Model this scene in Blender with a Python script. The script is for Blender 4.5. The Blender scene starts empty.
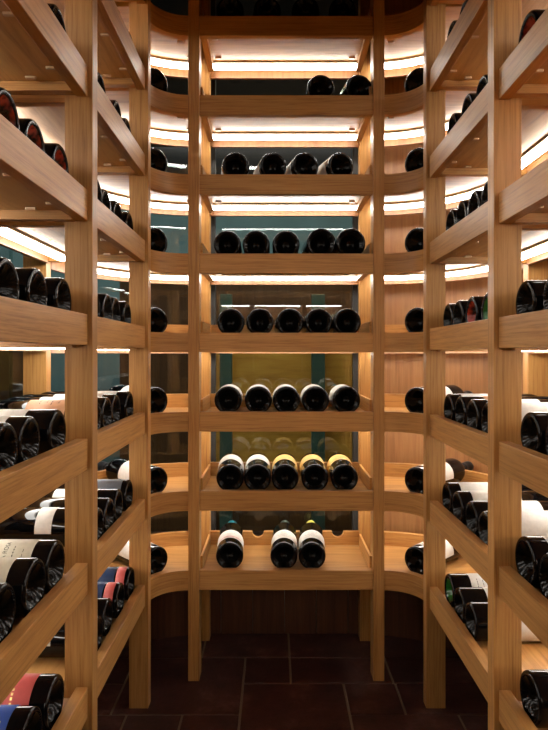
import bpy, bmesh, math, random
from mathutils import Vector, Matrix
random.seed(7)
C = bpy.context.scene.collection
PI = math.pi
XC = 0.033            # middle of the cellar niche
CAMZ = 0.88
F = 590.0
ROWZ = [0.297 + 0.2134*k for k in range(8)]      # tops of the front boards, lowest first
BH = 0.053            # board height
LIP = 0.008
TH = 0.023            # shelf panel thickness

# ------------------------------------------------------------------ materials
def new_mat(name):
    m = bpy.data.materials.new(name); m.use_nodes = True
    nt = m.node_tree; b = nt.nodes['Principled BSDF']
    return m, nt, b
def simple(name, col, rough=0.5, metal=0.0, coat=0.0, spec=0.5):
    m, nt, b = new_mat(name)
    b.inputs['Base Color'].default_value = (*col, 1)
    b.inputs['Roughness'].default_value = rough
    b.inputs['Metallic'].default_value = metal
    b.inputs['Coat Weight'].default_value = coat
    b.inputs['Specular IOR Level'].default_value = spec
    return m
def wood(name, scale, c1, c2, c3, rough=0.42):
    m, nt, b = new_mat(name); N = nt.nodes; L = nt.links
    tc = N.new('ShaderNodeTexCoord'); oi = N.new('ShaderNodeObjectInfo')
    off = N.new('ShaderNodeVectorMath'); off.operation = 'MULTIPLY_ADD'
    cmb = N.new('ShaderNodeCombineXYZ')
    for k in range(3): L.new(oi.outputs['Random'], cmb.inputs[k])
    L.new(cmb.outputs[0], off.inputs[0]); off.inputs[1].default_value = (7.3, 11.1, 5.7)
    L.new(tc.outputs['Object'], off.inputs[2])
    mp = N.new('ShaderNodeMapping'); mp.inputs['Scale'].default_value = scale
    L.new(off.outputs[0], mp.inputs[0])
    n1 = N.new('ShaderNodeTexNoise'); n1.inputs['Scale'].default_value = 1.0
    n1.inputs['Detail'].default_value = 6; n1.inputs['Roughness'].default_value = 0.65
    n1.inputs['Distortion'].default_value = 0.4
    L.new(mp.outputs[0], n1.inputs['Vector'])
    n2 = N.new('ShaderNodeTexNoise'); n2.inputs['Scale'].default_value = 0.18
    n2.inputs['Detail'].default_value = 3; n2.inputs['Distortion'].default_value = 1.2
    L.new(mp.outputs[0], n2.inputs['Vector'])
    r = N.new('ShaderNodeValToRGB')
    r.color_ramp.elements[0].position = 0.30; r.color_ramp.elements[0].color = (*c1, 1)
    r.color_ramp.elements[1].position = 0.72; r.color_ramp.elements[1].color = (*c3, 1)
    e = r.color_ramp.elements.new(0.5); e.color = (*c2, 1)
    mx = N.new('ShaderNodeMix'); mx.data_type = 'FLOAT'; mx.inputs[0].default_value = 0.28
    L.new(n1.outputs['Fac'], mx.inputs[2]); L.new(n2.outputs['Fac'], mx.inputs[3])
    L.new(mx.outputs[0], r.inputs[0])
    # small tone change from board to board
    hs = N.new('ShaderNodeHueSaturation')
    mr = N.new('ShaderNodeMapRange'); mr.inputs[3].default_value = 0.88; mr.inputs[4].default_value = 1.1
    L.new(oi.outputs['Random'], mr.inputs[0]); L.new(mr.outputs[0], hs.inputs['Value'])
    L.new(r.outputs[0], hs.inputs['Color']); L.new(hs.outputs[0], b.inputs['Base Color'])
    bp = N.new('ShaderNodeBump'); bp.inputs['Strength'].default_value = 0.12; bp.inputs['Distance'].default_value = 0.001
    L.new(n1.outputs['Fac'], bp.inputs['Height']); L.new(bp.outputs[0], b.inputs['Normal'])
    b.inputs['Roughness'].default_value = rough
    b.inputs['Specular IOR Level'].default_value = 0.35
    return m
WC = ((0.25, 0.106, 0.028), (0.455, 0.226, 0.066), (0.56, 0.305, 0.100))
WX = wood('oak_grain_across', (9, 110, 260), *WC)
WY = wood('oak_grain_deep', (110, 9, 260), *WC)
WZ = wood('oak_grain_upright', (260, 260, 8), *WC)
WC_ = wood('oak_grain_bent', (12, 12, 260), *WC)
WS = wood('oak_veneer_panel', (5, 60, 60), *WC)
WSY = wood('oak_veneer_panel_deep', (60, 5, 60), *WC)
BACKW = wood('oak_back_panel', (90, 90, 4), (0.16, 0.066, 0.021), (0.26, 0.115, 0.04), (0.33, 0.16, 0.06))
LOWW = wood('dark_wood_panel', (90, 90, 4), (0.05, 0.018, 0.008), (0.085, 0.032, 0.013), (0.12, 0.048, 0.02))  # dark brown wood for the lower panels and cabinets

def emis(name, col, s):
    m = bpy.data.materials.new(name); m.use_nodes = True; nt = m.node_tree
    nt.nodes.clear(); o = nt.nodes.new('ShaderNodeOutputMaterial'); e = nt.nodes.new('ShaderNodeEmission')
    e.inputs[0].default_value = (*col, 1); e.inputs[1].default_value = s
    nt.links.new(e.outputs[0], o.inputs[0]); return m
LED = emis('led_diffuser', (1.0, 0.95, 0.87), 19.0)

def pane_mat(name, tint):
    m = bpy.data.materials.new(name); m.use_nodes = True; nt = m.node_tree; N = nt.nodes; L = nt.links
    N.clear(); o = N.new('ShaderNodeOutputMaterial')
    t = N.new('ShaderNodeBsdfTransparent'); t.inputs[0].default_value = (*tint, 1)
    g = N.new('ShaderNodeBsdfGlossy'); g.inputs['Roughness'].default_value = 0.01
    lw = N.new('ShaderNodeLayerWeight'); lw.inputs['Blend'].default_value = 0.5
    pw = N.new('ShaderNodeMath'); pw.operation = 'POWER'; pw.inputs[1].default_value = 4.0
    L.new(lw.outputs['Facing'], pw.inputs[0])
    ma = N.new('ShaderNodeMath'); ma.operation = 'MULTIPLY_ADD'; ma.inputs[1].default_value = 0.8; ma.inputs[2].default_value = 0.05
    L.new(pw.outputs[0], ma.inputs[0])
    mx = N.new('ShaderNodeMixShader'); L.new(ma.outputs[0], mx.inputs[0])
    L.new(t.outputs[0], mx.inputs[1]); L.new(g.outputs[0], mx.inputs[2]); L.new(mx.outputs[0], o.inputs[0])
    return m
PANE = pane_mat('cellar_glass', (0.80, 0.90, 0.88))

GLASS_DARK = simple('dark_bottle_glass', (0.002, 0.002, 0.0025), 0.045, 0, 0.0, 0.2)
BASE_DARK = simple('dark_bottle_punt', (0.002, 0.002, 0.002), 0.13, 0, 0.0, 0.13)
PUNT_GLOW = simple('red_glow_punt', (0.14, 0.008, 0.004), 0.12, 0, 0.0, 0.3)
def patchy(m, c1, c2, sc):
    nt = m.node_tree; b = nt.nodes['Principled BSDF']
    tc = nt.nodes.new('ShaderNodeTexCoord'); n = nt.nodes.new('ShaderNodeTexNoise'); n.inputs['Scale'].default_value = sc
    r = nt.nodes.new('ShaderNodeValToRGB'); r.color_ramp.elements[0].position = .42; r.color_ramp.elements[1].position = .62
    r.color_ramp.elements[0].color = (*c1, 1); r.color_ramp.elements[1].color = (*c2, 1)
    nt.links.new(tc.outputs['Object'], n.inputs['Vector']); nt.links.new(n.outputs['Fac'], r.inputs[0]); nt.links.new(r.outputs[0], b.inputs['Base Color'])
patchy(PUNT_GLOW, (.012, .003, .002), (.26, .02, .008), 55)  # red patches paint the glow of light coming through the wine
GLASS_GREEN = simple('green_bottle_glass', (0.01, 0.09, 0.012), 0.12, 0, 0.0, 0.35)
PEG = simple('shelf_clip_metal', (0.50, 0.33, 0.19), 0.4, 0.3)
ALU = simple('led_profile_metal', (0.55, 0.52, 0.47), 0.4, 0.6)
FRAME = simple('dark_bronze_frame', (0.03, 0.028, 0.025), 0.45)
INK = simple('label_ink', (0.02, 0.02, 0.02), 0.7)
GOLD = simple('gold_foil', (0.75, 0.55, 0.22), 0.35, 0.6)
SILVER = simple('silver_foil', (0.8, 0.8, 0.78), 0.3, 0.4)
def paper(name, col):
    m, nt, b = new_mat(name); N = nt.nodes; L = nt.links
    tc = N.new('ShaderNodeTexCoord'); n = N.new('ShaderNodeTexNoise'); n.inputs['Scale'].default_value = 120
    L.new(tc.outputs['Object'], n.inputs['Vector'])
    r = N.new('ShaderNodeValToRGB'); r.color_ramp.elements[0].position = .3; r.color_ramp.elements[1].position = .7
    r.color_ramp.elements[0].color = (*[c*0.88 for c in col], 1); r.color_ramp.elements[1].color = (*col, 1)
    L.new(n.outputs['Fac'], r.inputs[0]); L.new(r.outputs[0], b.inputs['Base Color'])
    b.inputs['Roughness'].default_value = 0.55; return m
PAPER = {k: paper('paper_'+k, c) for k, c in dict(
    white=(0.62, 0.60, 0.55), cream=(0.56, 0.53, 0.42), yellow=(0.66, 0.42, 0.12), peach=(0.62, 0.34, 0.19),
    red=(0.52, 0.09, 0.08), navy=(0.012, 0.035, 0.10), blue=(0.02, 0.07, 0.32), grey=(0.10, 0.11, 0.13),
    pale_blue=(0.62, 0.70, 0.72)).items()}
CAPS = {k: simple('capsule_'+k, c, 0.35, 0.3) for k, c in dict(
    black=(0.02, 0.02, 0.022), teal=(0.03, 0.26, 0.34), yellow=(0.8, 0.72, 0.14), dark_green=(0.08, 0.10, 0.08),
    red=(0.30, 0.02, 0.03), gold=(0.5, 0.36, 0.14), white=(0.7, 0.68, 0.62)).items()}

# ------------------------------------------------------------------ helpers
def link_mesh(name, bm, mats, parent, L, smooth=False):
    me = bpy.data.meshes.new(name)
    bmesh.ops.recalc_face_normals(bm, faces=bm.faces)
    if L is not None: bmesh.ops.translate(bm, verts=bm.verts, vec=-Vector(L))
    bm.to_mesh(me); bm.free()
    for m in (mats if isinstance(mats, (list, tuple)) else [mats]): me.materials.append(m)
    if smooth:
        for p in me.polygons: p.use_smooth = True
    o = bpy.data.objects.new(name, me); C.objects.link(o)
    if parent is not None: o.parent = parent
    return o
def thing(name, label, cat, loc=(0, 0, 0), group=None):
    o = bpy.data.objects.new(name, None); o.empty_display_size = 0.05; C.objects.link(o)
    o.location = loc; o['label'] = label; o['category'] = cat
    if group: o['group'] = group
    return o
def box(bm, a, b, bev=0.0):
    x0, x1 = sorted((a[0], b[0])); y0, y1 = sorted((a[1], b[1])); z0, z1 = sorted((a[2], b[2]))
    vs = [bm.verts.new(p) for p in ((x0,y0,z0),(x1,y0,z0),(x1,y1,z0),(x0,y1,z0),(x0,y0,z1),(x1,y0,z1),(x1,y1,z1),(x0,y1,z1))]
    fs = [bm.faces.new([vs[i] for i in q]) for q in ((0,3,2,1),(4,5,6,7),(0,1,5,4),(1,2,6,5),(2,3,7,6),(3,0,4,7))]
    if bev:
        es = list({e for f in fs for e in f.edges})
        bmesh.ops.bevel(bm, geom=es, offset=bev, segments=2, profile=0.6, affect='EDGES')
def sweep(bm, inner, outer, z0, z1, closed=False):
    """solid between two plan paths; z0,z1 are numbers or lists"""
    n = len(inner)
    z0s = z0 if isinstance(z0, list) else [z0]*n
    z1s = z1 if isinstance(z1, list) else [z1]*n
    rings = []
    for i in range(n):
        a, b = inner[i], outer[i]
        rings.append([bm.verts.new((a[0], a[1], z0s[i])), bm.verts.new((b[0], b[1], z0s[i])),
                      bm.verts.new((b[0], b[1], z1s[i])), bm.verts.new((a[0], a[1], z1s[i]))])
    for i in range(n-1):
        p, q = rings[i], rings[i+1]
        for k in range(4):
            bm.faces.new((p[k], p[(k+1) % 4], q[(k+1) % 4], q[k]))
    bm.faces.new(rings[0]); bm.faces.new(rings[-1][::-1])
def notch_samples(s0, s1, centres, r=0.0185):
    ss = {s0, s1}
    for c in centres:
        for k in range(9):
            s = c - r*math.cos(PI*k/8)
            if s0 < s < s1: ss.add(s)
    ss = sorted(ss); out = []
    for s in ss:
        d = 0.0
        for c in centres:
            if abs(s-c) < r: d = max(d, math.sqrt(max(0, r*r-(s-c)**2)))
        out.append((s, d))
    return out
def clip(bm, x, y, z, dx, dy):
    """small oval shelf clip screwed under a panel"""
    n = 12; L_ = 0.0065; r = 0.0030
    ring = []
    for k in range(n):
        a = 2*PI*k/n; px = L_*(1 if math.cos(a) > 0 else -1) + r*math.cos(a); py = r*math.sin(a)
        ring.append((x+px*dx-py*dy, y+px*dy+py*dx))
    top = [bm.verts.new((p[0], p[1], z)) for p in ring]
    bot = [bm.verts.new((x+(p[0]-x)*.9, y+(p[1]-y)*.9, z-0.004)) for p in ring]
    bm.faces.new(top); bm.faces.new(bot[::-1])
    for k in range(n): bm.faces.new((top[k], top[(k+1) % n], bot[(k+1) % n], bot[k]))

# ------------------------------------------------------------------ what lies on each shelf
# entries: position (px of base centre in the photo is converted to metres), look dictionary key
LOOK = {
 'plain':  dict(desc='plain dark glass wine bottle', label=None, cap='black'),
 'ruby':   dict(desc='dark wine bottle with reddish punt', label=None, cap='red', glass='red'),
 'green':  dict(desc='green glass wine bottle', label=('cream', .045, .13), cap='gold', glass='green'),
 'white':  dict(desc='dark wine bottle with white label', label=('white', .028, .135), cap='black'),
 'whiteM': dict(desc='dark wine bottle with white label', label=('white', .045, .14), cap='red'),
 'cream':  dict(desc='dark wine bottle with cream printed label', label=('cream', .026, .15), cap='black', text='rosa'),
 'creamP': dict(desc='dark wine bottle with cream label', label=('cream', .026, .15), cap='black', text='lines'),
 'smallw': dict(desc='dark wine bottle with small white label', label=('white', .080, .112), cap='black'),
 'yellow': dict(desc='dark wine bottle with yellow label', label=('yellow', .02, .12), cap='black'),
 'ring':   dict(desc='dark wine bottle with white label near its base', label=('white', .022, .115), cap='black', wrap=1),
 'bandw':  dict(desc='dark wine bottle with white label band', label=('white', .085, .165), cap='black', wrap=1, text='stripe'),
 'bandy':  dict(desc='dark wine bottle with yellow label band', label=('yellow', .085, .165), cap='black', wrap=1, text='stripe'),
 'teal':   dict(desc='white-labelled wine bottle with red stripe and teal capsule', label=('white', .045, .118), cap='teal', wrap=1, text='redline'),
 'darkcap':dict(desc='white-labelled wine bottle with dark capsule', label=('white', .045, .118), cap='dark_green', wrap=1, text='lines'),
 'yelcap': dict(desc='white-labelled wine bottle with yellow capsule', label=('white', .045, .118), cap='yellow', wrap=1, text='lines'),
 'navy':   dict(desc='wine bottle with navy and red label under white edge', label=('navy', .0345, .13), cap='black', text='navy'),
 'red':    dict(desc='wine bottle with red gold-printed label', label=('red', .026, .125), cap='black', text='goldlines'),
 'blue':   dict(desc='wine bottle with blue lettered label', label=('blue', .024, .125), cap='black', text='am'),
 'grey':   dict(desc='wine bottle with dark grey numbered label', label=('grey', .014, .13), cap='black', text='num'),
 'peach':  dict(desc='dark wine bottle with peach label', label=('peach', .05, .125), cap='black', text='lines'),
 'print':  dict(desc='green glass wine bottle with white printed label', label=('white', .045, .15), cap='gold', glass='green', text='lines'),
 'printd': dict(desc='dark wine bottle with pale printed label', label=('white', .055, .15), cap='black', text='lines'),
}
R_ = 0.0375
def vL(px): return 0.345*F/(274-px)
def vR(px): return 0.411*F/(px-274)
lim = lambda v, hi: min(v, hi)
FAR_L = {6: [(131,'yellow'),(121,'yellow')],
         5: [(129,'plain'),(118,'plain'),(101,'plain')],
         4: [(132,'plain'),(119.5,'plain'),(108,'plain'),(98,'plain')],
         3: [(129,'plain'),(118,'plain'),(107.7,'plain'),(98,'plain')],
         2: [(129.6,'white'),(118,'white'),(107,'white'),(97,'peach')],
         1: [(130.5,'grey'),(119.5,'whiteM'),(109.5,'plain'),(99,'smallw')],
         0: [(131,'navy'),(120.5,'navy'),(110,'plain'),(98,'smallw')]}
NEAR_L = {5: [(60,'plain')], 4: [(62.5,'ruby'),(38,'ruby'),(7,'ruby')], 3: [(65,'plain'),(38,'plain'),(9,'plain')],
          2: [(58.7,'whiteM'),(33,'white'),(9,'white')], 1: [(56,'cream'),(36,'creamP'),(5,'creamP')],
          0: [(55,'red'),(33,'blue')]}
FAR_R = {6: [(451,'plain'),(462,'plain')], 5: [(452,'plain'),(466.4,'plain'),(480,'plain')],
         4: [(450,'plain'),(461,'plain'),(473,'plain'),(485,'plain')],
         3: [(446,'plain'),(457,'plain'),(471,'ruby'),(485.6,'green')],
         2: [(448,'white'),(458,'peach'),(472,'white'),(485.6,'white')],
         1: [(446,'white'),(457.5,'white'),(471,'whiteM'),(484,'whiteM')],
         0: [(448,'print'),(459,'printd'),(470.5,'printd')]}
NEAR_R = {5: [(527,'ruby')], 3: [(525,'plain'),(552,'plain')], 2: [(528,'white'),(554,'white')],
          1: [(521,'white'),(547,'whiteM')], 0: [(529,'white')]}
for d, f, hi in ((FAR_L, vL, 1.4225), (NEAR_L, vL, 0.9725), (FAR_R, vR, 1.4225), (NEAR_R, vR, 0.9725)):
    for k in d:
        out = []; last = hi + 0.0790
        gap = .0825 if (k <= 1 and hi < 1) else .0790
        for px, lk in d[k]:
            v = min(f(px), hi-(.003 if gap > .08 else 0), last - gap); out.append((v, lk)); last = v
        d[k] = out
# middle rack: (x of base relative to XC, notch number, look)
MID = {7: [(-.153,-2,'plain'),(-.05,-1,'plain'),(.052,1,'plain'),(.155,2,'plain')],
       6: [(.095,1,'plain'),(.201,2,'plain')],
       5: [(-.137,-2,'ring'),(-.034,-1,'ring'),(.054,0,'ring'),(.151,1,'ring')],
       4: [(-.161,-2,'plain'),(-.082,-1,'plain'),(0,0,'plain'),(.097,1,'plain'),(.178,2,'plain')],
       3: [(-.151,-2,'plain'),(-.071,-1,'plain'),(.011,0,'plain'),(.090,1,'plain'),(.168,2,'plain')],
       2: [(-.159,-2,'ring'),(-.076,-1,'ring'),(.001,0,'ring'),(.081,1,'ring'),(.166,2,'ring')],
       1: [(-.153,-2,'bandw'),(-.078,-1,'bandw'),(-.003,0,'bandy'),(.079,1,'bandy'),(.160,2,'bandy')],
       0: [(-.154,-2,'teal'),(-.006,0,'darkcap'),(.071,1,'yelcap')]}
PITCH = 0.0825

# ------------------------------------------------------------------ the middle rack
POST_TOP = 2.10
V0 = 1.586
SIDE_UP = 0.011
def shelf_z(k): return ROWZ[k] - LIP
ROOT = (XC, V0, 0)
rack = thing('wine_rack', 'tall oak wine rack facing the camera between the two curved corners', 'wine rack', ROOT)
for s in (-1, 1):
    bm = bmesh.new(); box(bm, (XC+s*.234, V0, 0), (XC+s*.264, V0+.048, POST_TOP), .0015)
    link_mesh('post', bm, WZ, rack, ROOT)
    bm = bmesh.new(); box(bm, (XC+s*.2305, V0+.222, 0), (XC+s*.264, V0+.262, POST_TOP), .001)
    link_mesh('back_post', bm, WZ, rack, ROOT)
for k in range(8):
    zt = ROWZ[k]; zs = shelf_z(k)
    bm = bmesh.new(); box(bm, (XC-.2335, V0+.0235, zs-TH), (XC+.2335, V0+.2215, zs), 0)
    box(bm, (XC-.2300, V0+.2215, zs-TH), (XC+.2300, V0+.256, zs), 0)
    sh = link_mesh('shelf', bm, WS, rack, ROOT)
    bm = bmesh.new(); box(bm, (XC-.2338, V0+.003, zt-BH), (XC+.2338, V0+.023, zt), .0012)
    link_mesh('front_board', bm, WX, sh, ROOT)
    for s in (-1, 1):
        bm = bmesh.new(); box(bm, (XC+s*.217, V0+.0235, zs-TH-.016), (XC+s*.2335, V0+.2215, zs-TH-.0002), 0)
        box(bm, (XC+s*.2275, V0+.0235, zs+.0002), (XC+s*.2335, V0+.2215, zs+.040), 0)
        link_mesh('side_rail', bm, WY, sh, ROOT)
    sm = notch_samples(XC-.230, XC+.230, [XC+j*PITCH for j in range(-2, 3)])
    bm = bmesh.new()
    sweep(bm, [(s, V0+.240) for s, d in sm], [(s, V0+.256) for s, d in sm], zs+.0003, [zs+.041-d for s, d in sm])
    link_mesh('neck_rail', bm, WX, sh, ROOT)
    if k > 0:
        bm = bmesh.new(); zz = zs-TH
        box(bm, (XC-.2165, V0+.190, zz-.016), (XC+.2165, V0+.208, zz-.0065), .001)
        link_mesh('led_strip', bm, LED, sh, ROOT)
        bm = bmesh.new(); box(bm, (XC-.2165, V0+.186, zz-.0062), (XC+.2165, V0+.208, zz-.0005), 0)
        link_mesh('led_housing', bm, ALU, sh, ROOT)
        bm = bmesh.new(); box(bm, (XC-.2300, V0+.244, zz-.024), (XC+.2300, V0+.2555, zz-.0002), 0)
        link_mesh('light_valance', bm, BACKW, sh, ROOT)
        for s in (-1, 1):
            for dv in (.06, .165):
                bm = bmesh.new(); clip(bm, XC+s*.198, V0+dv, zz-.0003, 1, 0)
                link_mesh('shelf_clip', bm, PEG, sh, ROOT)
bm = bmesh.new(); box(bm, (XC-.2635, V0+.338, .0), (XC+.2635, V0+.344, POST_TOP), 0)
gp = link_mesh('glass_pane', bm, PANE, rack, ROOT)
for s in (-1, 1):
    bm = bmesh.new(); box(bm, (XC+s*.222, V0+.320, .0), (XC+s*.2450, V0+.3375, POST_TOP), 0)
    link_mesh('pane_frame', bm, FRAME, gp, ROOT)
bm = bmesh.new()
for j in range(6):
    a = XC-.30+j*.1; box(bm, (a+.0008, V0+.270, 0), (a+.0992, V0+.286, .298), .001)
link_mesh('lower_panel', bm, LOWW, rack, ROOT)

# ------------------------------------------------------------------ curved corner racks
CU, CV = 0.264, 1.494
NA = 22
def arc(side, r, t0=0.0, t1=PI/2, n=NA):
    return [(XC+side*(CU+r*math.cos(t0+(t1-t0)*i/n)), CV+r*math.sin(t0+(t1-t0)*i/n)) for i in range(n+1)]
def arcs(side, r0, r1, z0, z1, n=NA, t0=0.0, t1=PI/2):
    bm = bmesh.new(); sweep(bm, arc(side, r0, t0, t1, n), arc(side, r1, t0, t1, n), z0, z1); return bm
for side, nm in ((-1, 'left'), (1, 'right')):
    root = (XC+side*.40, 1.63, 0)
    back = 'glass' if side < 0 else 'oak panel'
    ck = thing('corner_rack', 'curved %s corner wine rack with bent oak boards and a %s back' % (nm, back), 'wine rack', root)
    for k in range(8):
        zt = ROWZ[k]; zs = shelf_z(k)
        sh = link_mesh('shelf', arcs(side, .1145, .344, zs-TH, zs), WS, ck, root)
        link_mesh('front_board', arcs(side, .094, .114, zt-BH, zt), WC_, sh, root, smooth=False)
        n = 48; zz = []
        for i in range(n+1):
            t = PI/2*i/n; d = 0.0185**2-((t-PI/4)*.337)**2
            zz.append(zs+.041-(math.sqrt(d) if d > 0 else 0))
        link_mesh('neck_rail', arcs(side, .329, .344, zs+.0003, zz, n), WC_, sh, root)
        if k > 0:
            e = .012
            link_mesh('led_strip', arcs(side, .280, .298, zs-TH-.016, zs-TH-.0065, NA, e, PI/2-e), LED, sh, root)
            link_mesh('led_housing', arcs(side, .276, .298, zs-TH-.0062, zs-TH-.0005, NA, e, PI/2-e), ALU, sh, root)
            link_mesh('light_valance', arcs(side, .333, .3435, zs-TH-.024, zs-TH-.0002), BACKW, sh, root)
            for t in (1.38, 1.50):
                bm = bmesh.new(); rr = .17 if t < 1.4 else .25
                clip(bm, XC+side*(CU+rr*math.cos(t)), CV+rr*math.sin(t), zs-TH-.0003, 1, 0)
                link_mesh('shelf_clip', bm, PEG, sh, root)
    if side < 0:
        link_mesh('glass_pane', arcs(side, .434, .440, .0, POST_TOP, 3), PANE, ck, root)
    else:
        link_mesh('back_panel', arcs(side, .430, .444, .0, POST_TOP), BACKW, ck, root, smooth=False)
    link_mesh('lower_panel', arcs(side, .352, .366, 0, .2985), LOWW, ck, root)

# ------------------------------------------------------------------ straight side racks
UF = 0.345
UPS = [0, 0, 0, .001, .004, .008, .010, .010]
def side_rack(side, v0, v1, label, rows, near_post_from=None, led_from=1):
    """boards between v0 and v1, its far post right behind v1"""
    X = lambda u: XC+side*u
    root = (X(UF+.12), (v0+v1)/2, 0)
    rk = thing('wine_rack', label, 'wine rack', root)
    for va in ((v1, v1+.030),) + (((near_post_from, near_post_from+.030),) if near_post_from is not None else ()):
        bm = bmesh.new(); box(bm, (X(UF), va[0], 0), (X(UF+.048), va[1], POST_TOP), .0015)
        link_mesh('post', bm, WZ, rk, root)
        bm = bmesh.new(); box(bm, (X(.598), va[0], 0), (X(.656), va[1], POST_TOP), .001)
        link_mesh('back_post', bm, WZ, rk, root)
    for k in range(8):
        zt = ROWZ[k]+(SIDE_UP if side < 0 else .006); zs = shelf_z(k)+UPS[k]-(0 if side < 0 else .005)
        bm = bmesh.new(); box(bm, (X(UF+.0285), v0+.0008, zs-TH), (X(.5972), v1-.0008, zs), 0)
        sh = link_mesh('shelf', bm, WSY, rk, root)
        bm = bmesh.new(); box(bm, (X(UF+.008), v0+.0004, zt-BH), (X(UF+.028), v1-.0004, zt), .0012)
        link_mesh('front_board', bm, WY, sh, root)
        for a, b in ((v0+.0008, v0+.018), (v1-.018, v1-.0008)):
            bm = bmesh.new(); box(bm, (X(UF+.0285), a, zs-TH-.016), (X(.5972), b, zs-TH-.0002), 0)
            link_mesh('side_rail', bm, WX, sh, root)
        mine = [v for v, lk in rows.get(k, [])]
        reg = [v1-.05-j*.083 for j in range(int((v1-v0-.06)/.083)+1)]
        cs = mine + [r for r in reg if all(abs(r-m) > .05 for m in mine)]
        sm = notch_samples(v0+.0008, v1-.0008, cs)
        bm = bmesh.new()
        sweep(bm, [(X(.582), s) for s, d in sm], [(X(.5970), s) for s, d in sm], zs+.0003, [zs+.041-d for s, d in sm])
        link_mesh('neck_rail', bm, WY, sh, root)
        if k >= led_from:
            zz = zs-TH
            bm = bmesh.new(); box(bm, (X(.539), v0+.0195, zz-.016), (X(.557), v1-.0195, zz-.0065), .001)
            link_mesh('led_strip', bm, LED, sh, root)
            bm = bmesh.new(); box(bm, (X(.535), v0+.0195, zz-.0062), (X(.557), v1-.0195, zz-.0005), 0)
            link_mesh('led_housing', bm, ALU, sh, root)
            bm = bmesh.new(); box(bm, (X(.586), v0+.0185, zz-.020), (X(.5970), v1-.0185, zz-.0002), 0)
            link_mesh('light_valance', bm, BACKW, sh, root)
            for du, dv in ((.045, .068), (.045, .218), (.092, .034), (.045, v1-v0-.068), (.092, v1-v0-.034)):
                bm = bmesh.new(); clip(bm, X(UF+du), v1-dv, zz-.0003, 1, 0)
                link_mesh('shelf_clip', bm, PEG, sh, root)
    if side < 0:
        bm = bmesh.new(); box(bm, (X(.6945), v0, .0), (X(.7005), v1+.030, POST_TOP), 0)
        gp = link_mesh('glass_pane', bm, PANE, rk, root)
    else:
        bm = bmesh.new(); n = 4; w = (v1+.030-v0)/n
        for j in range(n): box(bm, (X(.6945), v0+j*w+.001, .0), (X(.7085), v0+(j+1)*w-.001, POST_TOP), .001)
        link_mesh('back_panel', bm, BACKW, rk, root)
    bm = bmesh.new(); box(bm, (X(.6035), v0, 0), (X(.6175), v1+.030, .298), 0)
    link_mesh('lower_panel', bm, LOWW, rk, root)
side_rack(-1, 1.044, 1.464, 'oak wine rack bay on the left, between the nearer and the farther post', FAR_L)
side_rack(1, 1.044, 1.464, 'oak wine rack bay on the right, between the nearer and the farther post', FAR_R)
side_rack(-1, .594, 1.014, 'oak wine rack bay at the left edge, closest to the camera', NEAR_L, .564)
side_rack(1, .594, 1.014, 'oak wine rack bay at the right edge, closest to the camera', NEAR_R, .564)

side_rack(-1, .114, .534, 'oak wine rack bay on the left beside the camera, outside the photo', {}, None, 4)
side_rack(1, .114, .534, 'oak wine rack bay on the right beside the camera, outside the photo', {}, None, 4)
# the rack across the room behind the camera
VR = -1.35
root = (XC, VR, 0)
rr = thing('wine_rack', 'wide oak wine rack across the room behind the camera, seen only in reflections', 'wine rack', root)
for j in range(4):
    x = XC-.72+j*.47
    bm = bmesh.new(); box(bm, (x, VR-.26, 0), (x+.03, VR, POST_TOP), .0015); link_mesh('post', bm, WZ, rr, root)
for j in range(3):
    x0 = XC-.69+j*.47; x1 = x0+.44
    for k in range(8):
        zs = shelf_z(k)
        bm = bmesh.new(); box(bm, (x0+.0005, VR-.26, zs-TH), (x1-.0005, VR-.0235, zs)); sh = link_mesh('shelf', bm, WS, rr, root)
        bm = bmesh.new(); box(bm, (x0+.0005, VR-.023, ROWZ[k]-BH), (x1-.0005, VR-.003, ROWZ[k]), .0012); link_mesh('front_board', bm, WX, sh, root)
        if k > 3:
            bm = bmesh.new(); box(bm, (x0+.01, VR-.208, zs-TH-.018), (x1-.01, VR-.184, zs-TH-.0065)); link_mesh('led_strip', bm, LED, sh, root)
bm = bmesh.new(); box(bm, (XC-.72, VR-.28, 0), (XC+.72, VR-.2605, POST_TOP)); link_mesh('back_panel', bm, BACKW, rr, root)

# ------------------------------------------------------------------ bottles
def lathe(bm, prof, n=32, mat=0, mfun=None):
    rings = []
    for r, z in prof:
        if r < 1e-6: rings.append([bm.verts.new((0, 0, z))])
        else: rings.append([bm.verts.new((r*math.cos(2*PI*i/n), r*math.sin(2*PI*i/n), z)) for i in range(n)])
    for j in range(len(rings)-1):
        a, b = rings[j], rings[j+1]
        for i in range(n):
            q = (i+1) % n
            if len(a) == 1 and len(b) == 1: continue
            if len(a) == 1: f = bm.faces.new((a[0], b[q], b[i]))
            elif len(b) == 1: f = bm.faces.new((a[i], a[q], b[0]))
            else: f = bm.faces.new((a[i], a[q], b[q], b[i]))
            f.material_index = mfun(j) if mfun else mat
BORD = [(0,.026),(.006,.0255),(.012,.022),(.020,.012),(.0262,.0045),(.0285,.0030),(.0300,.0012),(.0322,0),(.0348,.0006),(.0364,.0020),(.0372,.0038),(.0375,.0065),
        (.0375,.188),(.0370,.197),(.0345,.207),(.0290,.2175),(.0225,.226),(.0178,.235),(.0155,.246),(.0146,.262),(.0143,.280),(.0156,.2815),(.0156,.2935),(.0150,.296),(.011,.2965),(0,.2965)]
BURG = [(r*1.08 if z < .15 else r, z) for r, z in BORD[:12]] + [(.0405,.0075),(.0405,.140),(.0395,.155),(.0360,.178),(.0305,.198),(.0245,.216),(.0190,.234),(.0160,.248),(.0148,.262),(.0144,.280),(.0158,.2815),(.0158,.2935),(.0150,.296),(.011,.2965),(0,.2965)]
MESH = {}
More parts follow.
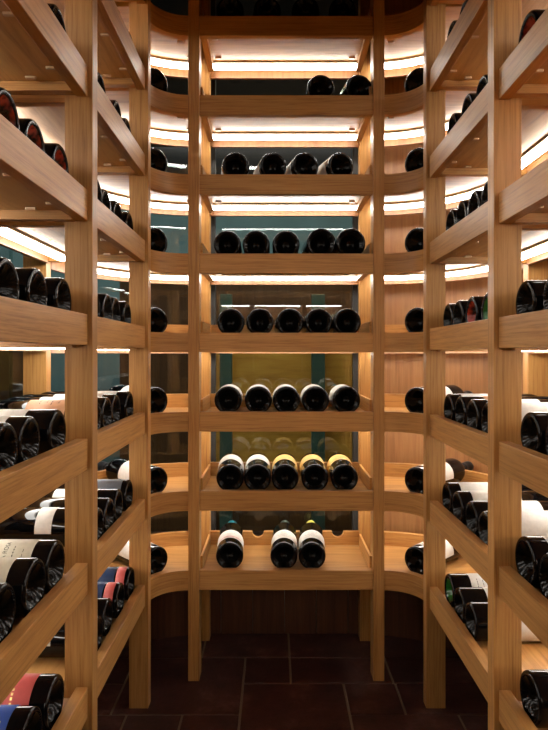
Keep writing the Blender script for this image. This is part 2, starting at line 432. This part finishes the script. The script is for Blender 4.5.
def glass_mesh(shape, tone):
    key = (shape, tone)
    if key not in MESH:
        bm = bmesh.new()
        two = True
        lathe(bm, BORD if shape == 'bord' else BURG, 40, mfun=(lambda j: (1 if j < 5 else 0)) if two else None)
        # raised marks moulded round the heel
        r0 = .0303
        for i in range(40):
            a = 2*PI*i/40; c = Vector((r0*math.cos(a), r0*math.sin(a), .0006))
            t = Vector((-math.sin(a), math.cos(a), 0)); rd = Vector((math.cos(a), math.sin(a), 0))
            vs = [bm.verts.new(c+t*p*.0011+rd*q*.0012+Vector((0, 0, .0006))) for p, q in ((-1,-1),(1,-1),(1,1),(-1,1))]
            tp = bm.verts.new(c - Vector((0, 0, .0010)))
            for q in range(4): bm.faces.new((vs[q], vs[(q+1) % 4], tp))
        bmesh.ops.recalc_face_normals(bm, faces=bm.faces)
        me = bpy.data.meshes.new('bottle_glass'); bm.to_mesh(me); bm.free()
        me.materials.append(GLASS_DARK)
        me.materials.append({'dark': BASE_DARK, 'red': PUNT_GLOW, 'green': GLASS_GREEN}[tone])
        for p in me.polygons: p.use_smooth = True
        MESH[key] = me
    return MESH[key]
def capsule_mesh(col, shape):
    key = ('cap', col, shape)
    if key not in MESH:
        bm = bmesh.new()
        src = BORD if shape == 'bord' else BURG
        pr = [(r+.0004, z) for r, z in src if .236 <= z <= .2935]
        pr = [(pr[0][0]-.0006, pr[0][1]-.0002)] + pr + [(.0158, .2968), (.013, .2978), (0, .2978)]
        lathe(bm, pr, 28)
        bmesh.ops.recalc_face_normals(bm, faces=bm.faces)
        me = bpy.data.meshes.new('capsule'); bm.to_mesh(me); bm.free(); me.materials.append(CAPS[col])
        for p in me.polygons: p.use_smooth = True
        MESH[key] = me
    return MESH[key]
def wrap_mesh(name, key, r, z0, z1, half, mat, thick=.00025, mid=PI/2):
    if key not in MESH:
        bm = bmesh.new(); n = 28
        for (ra, flip) in ((r+thick, 0),):
            g = []
            for i in range(n+1):
                t = mid-half+2*half*i/n
                g.append([bm.verts.new((rr*math.cos(t), rr*math.sin(t), z)) for rr, z in ((r+.00005, z0), (ra, z0+.0002), (ra, z1-.0002), (r+.00005, z1))])
            for i in range(n):
                for k in range(3): bm.faces.new((g[i][k], g[i][k+1], g[i+1][k+1], g[i+1][k]))
        bmesh.ops.recalc_face_normals(bm, faces=bm.faces)
        me = bpy.data.meshes.new(name); bm.to_mesh(me); bm.free(); me.materials.append(mat)
        for p in me.polygons: p.use_smooth = True
        # make sure normals look outward
        if me.polygons and sum(p.normal.dot(Vector((p.center.x, p.center.y, 0))) for p in me.polygons) < 0: me.flip_normals()
        MESH[key] = me
    return MESH[key]
_tc = {}
def text_tris(s, size, align='CENTER'):
    if (s, size) not in _tc:
        cu = bpy.data.curves.new('lettering', 'FONT'); cu.body = s; cu.size = size; cu.align_x = align; cu.align_y = 'CENTER'
        o = bpy.data.objects.new('lettering', cu); C.objects.link(o)
        dg = bpy.context.evaluated_depsgraph_get(); dg.update()
        me = o.evaluated_get(dg).to_mesh()
        vs = [v.co.copy() for v in me.vertices]; fs = [list(p.vertices) for p in me.polygons]
        o.evaluated_get(dg).to_mesh_clear()
        bpy.data.objects.remove(o); bpy.data.curves.remove(cu)
        _tc[(s, size)] = (vs, fs)
    return _tc[(s, size)]
def print_mesh(key, items, r, mid=PI/2, flip=False):
    """items: ('t', text, size, s, z, mat) lettering or ('r', s0, s1, z0, z1, mat) mark; s runs round the bottle, z along it"""
    key = ('print', key, round(r, 4), flip, round(mid, 3))
    if key in MESH: return MESH[key]
    bm = bmesh.new(); mats = []
    def P(s, z): t = mid + s/r; return ((r)*math.cos(t), (r)*math.sin(t), z)
    for it in items:
        m = it[-1]
        if m not in mats: mats.append(m)
        mi = mats.index(m)
        if it[0] == 't':
            vs, fs = text_tris(it[1], it[2])
            # reading direction: round the bottle, upright towards the neck
            nv = [bm.verts.new(P(it[3]+v.x, it[4]+v.y)) for v in vs]
            for f in fs:
                try: bm.faces.new([nv[i] for i in f]).material_index = mi
                except ValueError: pass
        else:
            _, s0, s1, z0, z1, _m = it; n = max(1, int(abs(s1-s0)/.003))
            for i in range(n):
                a = s0+(s1-s0)*i/n; b = s0+(s1-s0)*(i+1)/n
                bm.faces.new([bm.verts.new(P(*q)) for q in ((a, z0), (b, z0), (b, z1), (a, z1))]).material_index = mi
    me = bpy.data.meshes.new('label_print'); bm.to_mesh(me); bm.free()
    for m in mats: me.materials.append(m)
    MESH[key] = me; return me
rl = random.Random(3)
def marks(z, w, h, mat, n, gap=.0012):
    """a line of unreadable small print"""
    out = []; s = -w/2
    for i in range(n):
        l = w/n*rl.uniform(.45, .85); out.append(('r', s, s+l, z, z+h, mat)); s += w/n
    return out
def printing(kind, z0, z1):
    M = []
    L_ = z1-z0
    if kind == 'rosa':
        M = [('t', 'DE LA ROSA', .0088, 0, z0+.038, INK)] + marks(z0+.026, .034, .0016, INK, 7) + marks(z0+.013, .026, .0008, INK, 3) + marks(z0+.078, .04, .001, INK, 4) + marks(z0+.092, .03, .001, INK, 3)
    elif kind == 'lines':
        for q, w in ((.2, .03), (.38, .04), (.5, .026), (.68, .036)): M += marks(z0+L_*q, w, .0014, INK, 5)
    elif kind == 'goldlines':
        for q, w in ((.25, .03), (.4, .036), (.5, .04), (.62, .03)): M += marks(z0+L_*q, w, .003, GOLD, 5)
    elif kind == 'am':
        M = [('t', 'AM', .014, -.016, z0+.024, SILVER), ('t', 'DE', .011, .006, z0+.013, GOLD), ('r', -.004, .04, z0+.022, z0+.027, GOLD)]
    elif kind == 'num':
        M = [('t', '23', .014, .0, z0+.068, PAPER['white'])]
    elif kind == 'navy':
        M = marks(z0+.035, .012, .0025, SILVER, 1)
    elif kind == 'stripe':
        M = marks(z0+.01, .05, .002, INK, 9)
    elif kind == 'redline':
        M = [('r', -.036, .036, z0+.010, z0+.014, PAPER['red'])] + marks(z0+.04, .03, .0014, INK, 5)
    return M

def bottle(loc, direction, look, label, shape='bord', group=None, mirror=False, lean=0.0, scale=1.0):
    lk = LOOK[look]
    rb = .0375 if shape == 'bord' else .0405
    z = Vector((direction[0], direction[1], 0)).normalized(); y = Vector((0, 0, 1)); x = y.cross(z)
    R = Matrix((x, y, z)).transposed() @ Matrix.Rotation(lean, 3, 'Z')
    t = thing('wine_bottle', label, 'wine bottle', (0, 0, 0), group)
    t.rotation_mode = 'XYZ'; t.location = Vector(loc); t.rotation_euler = R.to_euler(); t.scale = (scale, scale, scale)
    def kid(name, me, par):
        o = bpy.data.objects.new(name, me); C.objects.link(o); o.parent = par; return o
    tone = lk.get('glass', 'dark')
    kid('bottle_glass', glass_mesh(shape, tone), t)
    kid('capsule', capsule_mesh(lk['cap'], shape), t)
    if lk['label']:
        col, z0, z1 = lk['label']
        if shape == 'burg': z1 = min(z1, .136)
        half = 2.6 if lk.get('wrap') else 1.75
        lb = kid('label', wrap_mesh('label', ('lab', col, z0, z1, half, rb), rb, z0, z1, half, PAPER[col]), t)
        if lk.get('text'):
            if lk['text'] == 'navy':
                kid('label_band', wrap_mesh('label_band', ('labn', rb), rb, .010, .031, half, PAPER['red']), t)['label'] = 'red lower label band'
                kid('label_edge', wrap_mesh('label_edge', ('labe', rb), rb+.0003, z0, z1, .17, PAPER['white'], mid=PI/2+.55*(1 if mirror else 1)), t)['label'] = 'white label edge'
            items = printing(lk['text'], z0, z1)
            if items: kid('label_print', print_mesh((lk['text'], z0), items, rb+.0006), lb)
    return t
ORD = ['', 'second ', 'third ', 'fourth ', 'fifth ']
SHELF = ['on the lowest shelf', 'on the second shelf up', 'on the third shelf up', 'on the fourth shelf up',
         'on the fifth shelf up', 'on the sixth shelf up', 'on the seventh shelf up', 'on the topmost shelf']
SHS = ['lowest shelf', 'second shelf up', 'third shelf up', 'fourth shelf up', 'fifth shelf up', 'sixth shelf up', 'seventh shelf up', 'top shelf']
SHORT = {k: v['desc'] for k, v in LOOK.items()}
def say(look, n, total, frm, shelf, where):
    d = LOOK[look]['desc']
    pos = '' if total == 1 else ('%s%s, ' % (ORD[n], frm) if n else '%s, ' % frm)
    s = '%s, %s%s, %s' % (d, pos, shelf, where)
    return s
TRIM = [('wine bottle with navy and red label under white edge', 'navy and red labelled bottle'),
        ('white-labelled wine bottle with red stripe and teal capsule', 'teal-capped bottle'),
        ('white-labelled wine bottle with dark capsule', 'dark-capped bottle'), ('white-labelled wine bottle with yellow capsule', 'yellow-capped bottle'),
        ('dark wine bottle with white label near its base', 'bottle with white label ring'),
        ('green glass wine bottle with white printed label', 'green white-labelled bottle'),
        ('dark wine bottle with pale printed label', 'dark pale-labelled bottle'),
        ('dark wine bottle with cream printed label', 'cream-labelled bottle with lettering'),
        ('dark wine bottle with cream label', 'cream-labelled bottle'), ('dark wine bottle with white label band', 'white-banded bottle'),
        ('dark wine bottle with yellow label band', 'yellow-banded bottle'), ('wine bottle with red gold-printed label', 'red-labelled bottle'),
        ('wine bottle with blue lettered label', 'blue-labelled bottle'), ('wine bottle with dark grey numbered label', 'grey-labelled bottle'),
        ('dark wine bottle with peach label', 'peach-labelled bottle'), ('dark wine bottle with reddish punt', 'bottle with reddish base'),
        ('dark wine bottle with yellow label', 'yellow-labelled bottle'), ('plain dark glass wine bottle', 'dark unlabelled bottle'), ('dark wine bottle with white label', 'white-labelled bottle'),
        ('green glass wine bottle', 'green bottle'), ('dark wine bottle with small white label', 'small white-labelled bottle')]
def short(s):
    for a, b in TRIM:
        if s.startswith(a): return b + s[len(a):]
    return s
def place(loc, d, lk, lab, **kw):
    lab = short(lab)
    bottle(loc, d, lk, lab, **kw)
rnd = random.Random(11)
ORDL = ['first', 'second', 'third', 'fourth', 'fifth']
for k, row in MID.items():
    zs = shelf_z(k)
    for i, (xb, nk, lk) in enumerate(row):
        shape = 'burg' if (k == 4 and i >= 3) else 'bord'
        rb = .0375 if shape == 'bord' else .0405
        a = Vector((XC+xb, V0+.0262, zs+rb+.0003)); b = Vector((XC+nk*PITCH, V0+.248, 0))
        place(a, (b.x-a.x, b.y-a.y), lk, say(lk, 0, 1, '', ORDL[i]+' from left', '%s of middle rack' % SHS[k]), shape=shape,
              group='bottles in the middle rack', lean=rnd.uniform(-.12, .12))
for side, rows, bay, nm in ((-1, FAR_L, 'farther left bay', 'L'), (1, FAR_R, 'farther right bay', 'R'), (-1, NEAR_L, 'nearer left bay', 'l'), (1, NEAR_R, 'nearer right bay', 'r')):
    for k, row in rows.items():
        zs = shelf_z(k)+UPS[k]-(0 if side < 0 else .005)
        for i, (v, lk) in enumerate(row):
            sc_ = 1.09 if (k <= 1 and bay.startswith('nearer')) else 1.0
            printed = lk in ('cream', 'creamP', 'red', 'blue', 'grey', 'print', 'printd')
            ln = side*(.80+rnd.uniform(-.08, .08)) if printed else rnd.uniform(-.25, .25)
            place((XC+side*(.378+rnd.uniform(-.002, .003)), v, zs+.0375*sc_+.0003), (side, 0), lk,
                  say(lk, i, len(row), 'farthest back', SHS[k], bay), group='bottles in the %s' % bay, lean=ln, scale=sc_)
for side, nm in ((-1, 'left'), (1, 'right')):
    for k in range(7):
        lk = 'white' if k <= 2 else 'plain'
        r = .1165; q = math.sqrt(.5)
        place((XC+side*(CU+r*q), CV+r*q, shelf_z(k)+.0378), (side, 1), lk,
              say(lk, 0, 1, '', SHS[k], 'alone in %s curved corner' % nm), group='single bottles in the %s corner' % nm)

# ------------------------------------------------------------------ floor, walls, ceiling
TILE = None
def tile_mat():
    m, nt, b = new_mat('terracotta_stone'); N = nt.nodes; L = nt.links
    tc = N.new('ShaderNodeTexCoord')
    n1 = N.new('ShaderNodeTexNoise'); n1.inputs['Scale'].default_value = 9; n1.inputs['Detail'].default_value = 7; n1.inputs['Roughness'].default_value = .7
    n2 = N.new('ShaderNodeTexNoise'); n2.inputs['Scale'].default_value = 70; n2.inputs['Detail'].default_value = 4
    L.new(tc.outputs['Object'], n1.inputs['Vector']); L.new(tc.outputs['Object'], n2.inputs['Vector'])
    r = N.new('ShaderNodeValToRGB')
    r.color_ramp.elements[0].position = .32; r.color_ramp.elements[0].color = (.026, .010, .009, 1)
    r.color_ramp.elements[1].position = .74; r.color_ramp.elements[1].color = (.19, .085, .066, 1)
    e = r.color_ramp.elements.new(.55); e.color = (.070, .026, .020, 1)
    L.new(n1.outputs['Fac'], r.inputs[0]); L.new(r.outputs[0], b.inputs['Base Color'])
    bp = N.new('ShaderNodeBump'); bp.inputs['Strength'].default_value = .5; bp.inputs['Distance'].default_value = .002
    ad = N.new('ShaderNodeMath'); ad.operation = 'ADD'; L.new(n1.outputs['Fac'], ad.inputs[0]); L.new(n2.outputs['Fac'], ad.inputs[1])
    L.new(ad.outputs[0], bp.inputs['Height']); L.new(bp.outputs[0], b.inputs['Normal'])
    b.inputs['Roughness'].default_value = .5
    return m
TILE = tile_mat()
GROUT = simple('floor_grout', (.26, .21, .15), .9)
bm = bmesh.new()
box(bm, (-3, -2.5, -.05), (2.2, 4.2, -.004))
for f in bm.faces: f.material_index = 0
g = .0028
def tile(x0, x1, v0, v1):
    n0 = len(bm.faces)
    h = random.uniform(-.0012, 0)
    box(bm, (x0+g, v0+g, -.0045), (x1-g, v1-g, h), .0015)
    bm.faces.ensure_lookup_table()
    for f in bm.faces[n0:]: f.material_index = 1
T = [(-.62,-.40,1.713,1.90),(-.40,-.21,1.713,1.90),(-.21,.045,1.713,1.90),(.045,.32,1.713,1.90),(.32,.66,1.713,1.90),
     (-.083,.045,1.578,1.713),(.045,.32,1.578,1.713),(.32,.66,1.578,1.713),(-.40,-.083,1.442,1.713),(-.62,-.40,1.578,1.713),
     (-.62,-.40,1.442,1.578),(-.083,.185,1.30,1.578),(.185,.323,1.442,1.578),(.323,.66,1.442,1.578),
     (-.62,-.36,1.30,1.442),(-.36,-.224,1.30,1.442),(-.224,-.083,1.30,1.442),(.185,.45,1.30,1.442),(.45,.66,1.30,1.442)]
for t in T: tile(*t)
v = 1.30; j = 0
while v > -2.4:
    x = -2.9 + (.1 if j % 2 else 0)
    while x < 2.1:
        w = random.choice((.2, .27, .34)); tile(x, min(x+w, 2.15), v-.2, v); x += w
    v -= .2; j += 1
v = 1.90
while v < 4.1:
    x = -2.9
    while x < 2.1: tile(x, x+.3, v, v+.2); x += .3
    v += .2
fl = link_mesh('floor', bm, [GROUT, TILE], None, None); fl['kind'] = 'structure'
def plaster(name, col, sc=6):
    m, nt, b = new_mat(name); N = nt.nodes; L = nt.links
    tc = N.new('ShaderNodeTexCoord'); n = N.new('ShaderNodeTexNoise'); n.inputs['Scale'].default_value = sc; n.inputs['Detail'].default_value = 5
    L.new(tc.outputs['Object'], n.inputs['Vector'])
    r = N.new('ShaderNodeValToRGB'); r.color_ramp.elements[0].color = (*[c*.75 for c in col], 1); r.color_ramp.elements[1].color = (*[c*1.2 for c in col], 1)
    L.new(n.outputs['Fac'], r.inputs[0]); L.new(r.outputs[0], b.inputs['Base Color']); b.inputs['Roughness'].default_value = .8
    return m
TEAL = plaster('teal_plaster', (.11, .145, .14)); DARKC = plaster('dark_ceiling', (.05, .03, .028)); BEIGE = plaster('entrance_plaster', (.22, .15, .10))
def struct(name, a, b, m):
    bm = bmesh.new(); box(bm, a, b); o = link_mesh(name, bm, m, None, None); o['kind'] = 'structure'; return o
struct('ceiling', (-3, -2.5, POST_TOP+.001), (2.2, 4.2, POST_TOP+.06), DARKC)
struct('wall_left', (-3.06, -2.5, -.05), (-3.001, 4.2, POST_TOP), TEAL)
struct('wall_right', (2.201, -2.5, -.05), (2.26, 4.2, POST_TOP), BEIGE)
struct('wall_back', (-3, 4.201, -.05), (2.2, 4.26, POST_TOP), TEAL)
struct('wall_front', (-3, -2.56, -.05), (2.2, -2.501, POST_TOP), BEIGE)

# ------------------------------------------------------------------ what stands beyond the glass, with stand-ins for reflections
AMB = wood('reflected_amber_wood', (3, 60, 22), (.30, .12, .018), (.56, .25, .04), (.70, .36, .07))  # warm reflection of the wood opposite, put into the panel's colour
bm = bmesh.new(); box(bm, (-.36, 3.0, .2685), (.55, 3.05, .985), .004)
o = link_mesh('amber_reflection_panel', bm, AMB, None, None); o['label'] = 'panel behind the middle rack glass, imitating an amber reflection'; o['category'] = 'panel'
STRIPM = simple('teal_upright', (.04, .075, .065), .4)
for x, w, lab in ((-.234, .06, 'teal upright behind the glass, left of the amber panel middle'), (.215, .065, 'teal upright behind the glass, right of the amber panel middle')):
    bm = bmesh.new(); box(bm, (x-w/2, 2.86, 0), (x+w/2, 2.90, 1.17), .003)
    o = link_mesh('glass_upright', bm, STRIPM, None, None); o['label'] = lab; o['category'] = 'upright'
bm = bmesh.new()
box(bm, (-.8, 3.055, 0), (.9, 3.30, 1.30), .004); box(bm, (-.8, 2.93, 0), (.9, 3.054, .268), .003)
o = link_mesh('far_cabinet', bm, LOWW, None, None); o['label'] = 'dark wooden cabinet wall far behind the middle glass'; o['category'] = 'cabinet'

bm = bmesh.new(); box(bm, (-1.40, .2, 0), (-1.15, 3.0, 1.06), .004)  # invented block, darkens the lower view through the left glass
o = link_mesh('dark_reflection_block', bm, LOWW, None, None); o['label'] = 'long dark wooden cabinet standing beyond the glass of the left racks'; o['category'] = 'cabinet'

# ------------------------------------------------------------------ light
def area(name, loc, tgt, sx, sy, power, col):
    l = bpy.data.lights.new(name, 'AREA'); l.shape = 'RECTANGLE'; l.size = sx; l.size_y = sy; l.energy = power; l.color = col
    o = bpy.data.objects.new(name, l); C.objects.link(o); o.location = loc
    o.rotation_euler = (Vector(tgt)-Vector(loc)).to_track_quat('-Z', 'Y').to_euler(); return o
area('far_room_fill', (0.1, 2.25, 1.95), (.1, 3.0, .5), .9, .2, 7.0, (1.0, .85, .6))  # added fill with no fixture, brightens the amber panel
area('left_room_fill', (-1.9, .8, 1.95), (-2.6, 1.2, .8), .8, .8, 5.0, (.95, 1.0, .97))  # invented source lifting the wall beyond the left glass
area('left_far_fill', (-1.5, 2.7, 2.0), (-2.5, 3.7, .9), .8, .5, 22.0, (.85, .95, 1.0))  # unseen fill aimed at the walls behind the left corner glass
area('back_room_fill', (.1, 3.45, 2.05), (.1, 4.2, 1.6), 1.6, .3, 7.0, (.85, .95, 1.0))  # added so the back wall reads brighter through the upper glass
w = bpy.data.worlds.new('World'); bpy.context.scene.world = w; w.use_nodes = True
w.node_tree.nodes['Background'].inputs[0].default_value = (0.02, 0.018, 0.016, 1)
w.node_tree.nodes['Background'].inputs[1].default_value = 0.2

# ------------------------------------------------------------------ camera
cam = bpy.data.cameras.new('Camera'); co = bpy.data.objects.new('Camera', cam); C.objects.link(co)
co.location = (0, 0, CAMZ); co.rotation_euler = (PI/2, 0, 0)
cam.sensor_fit = 'HORIZONTAL'; cam.sensor_width = 36; cam.lens = 36*F/548.0
cam.shift_y = -11/548.0; cam.clip_start = .01
sc = bpy.context.scene; sc.camera = co
sc.view_settings.view_transform = 'Standard'; sc.view_settings.look = 'None'
sc.view_settings.gamma = 1; sc.view_settings.use_curve_mapping = False; sc.view_settings.exposure = 0.68
sc.cycles.use_denoising = True; sc.cycles.use_light_tree = True
sc.cycles.max_bounces = 8; sc.cycles.transparent_max_bounces = 12; sc.cycles.caustics_reflective = False
sc.cycles.sample_clamp_indirect = 4.0
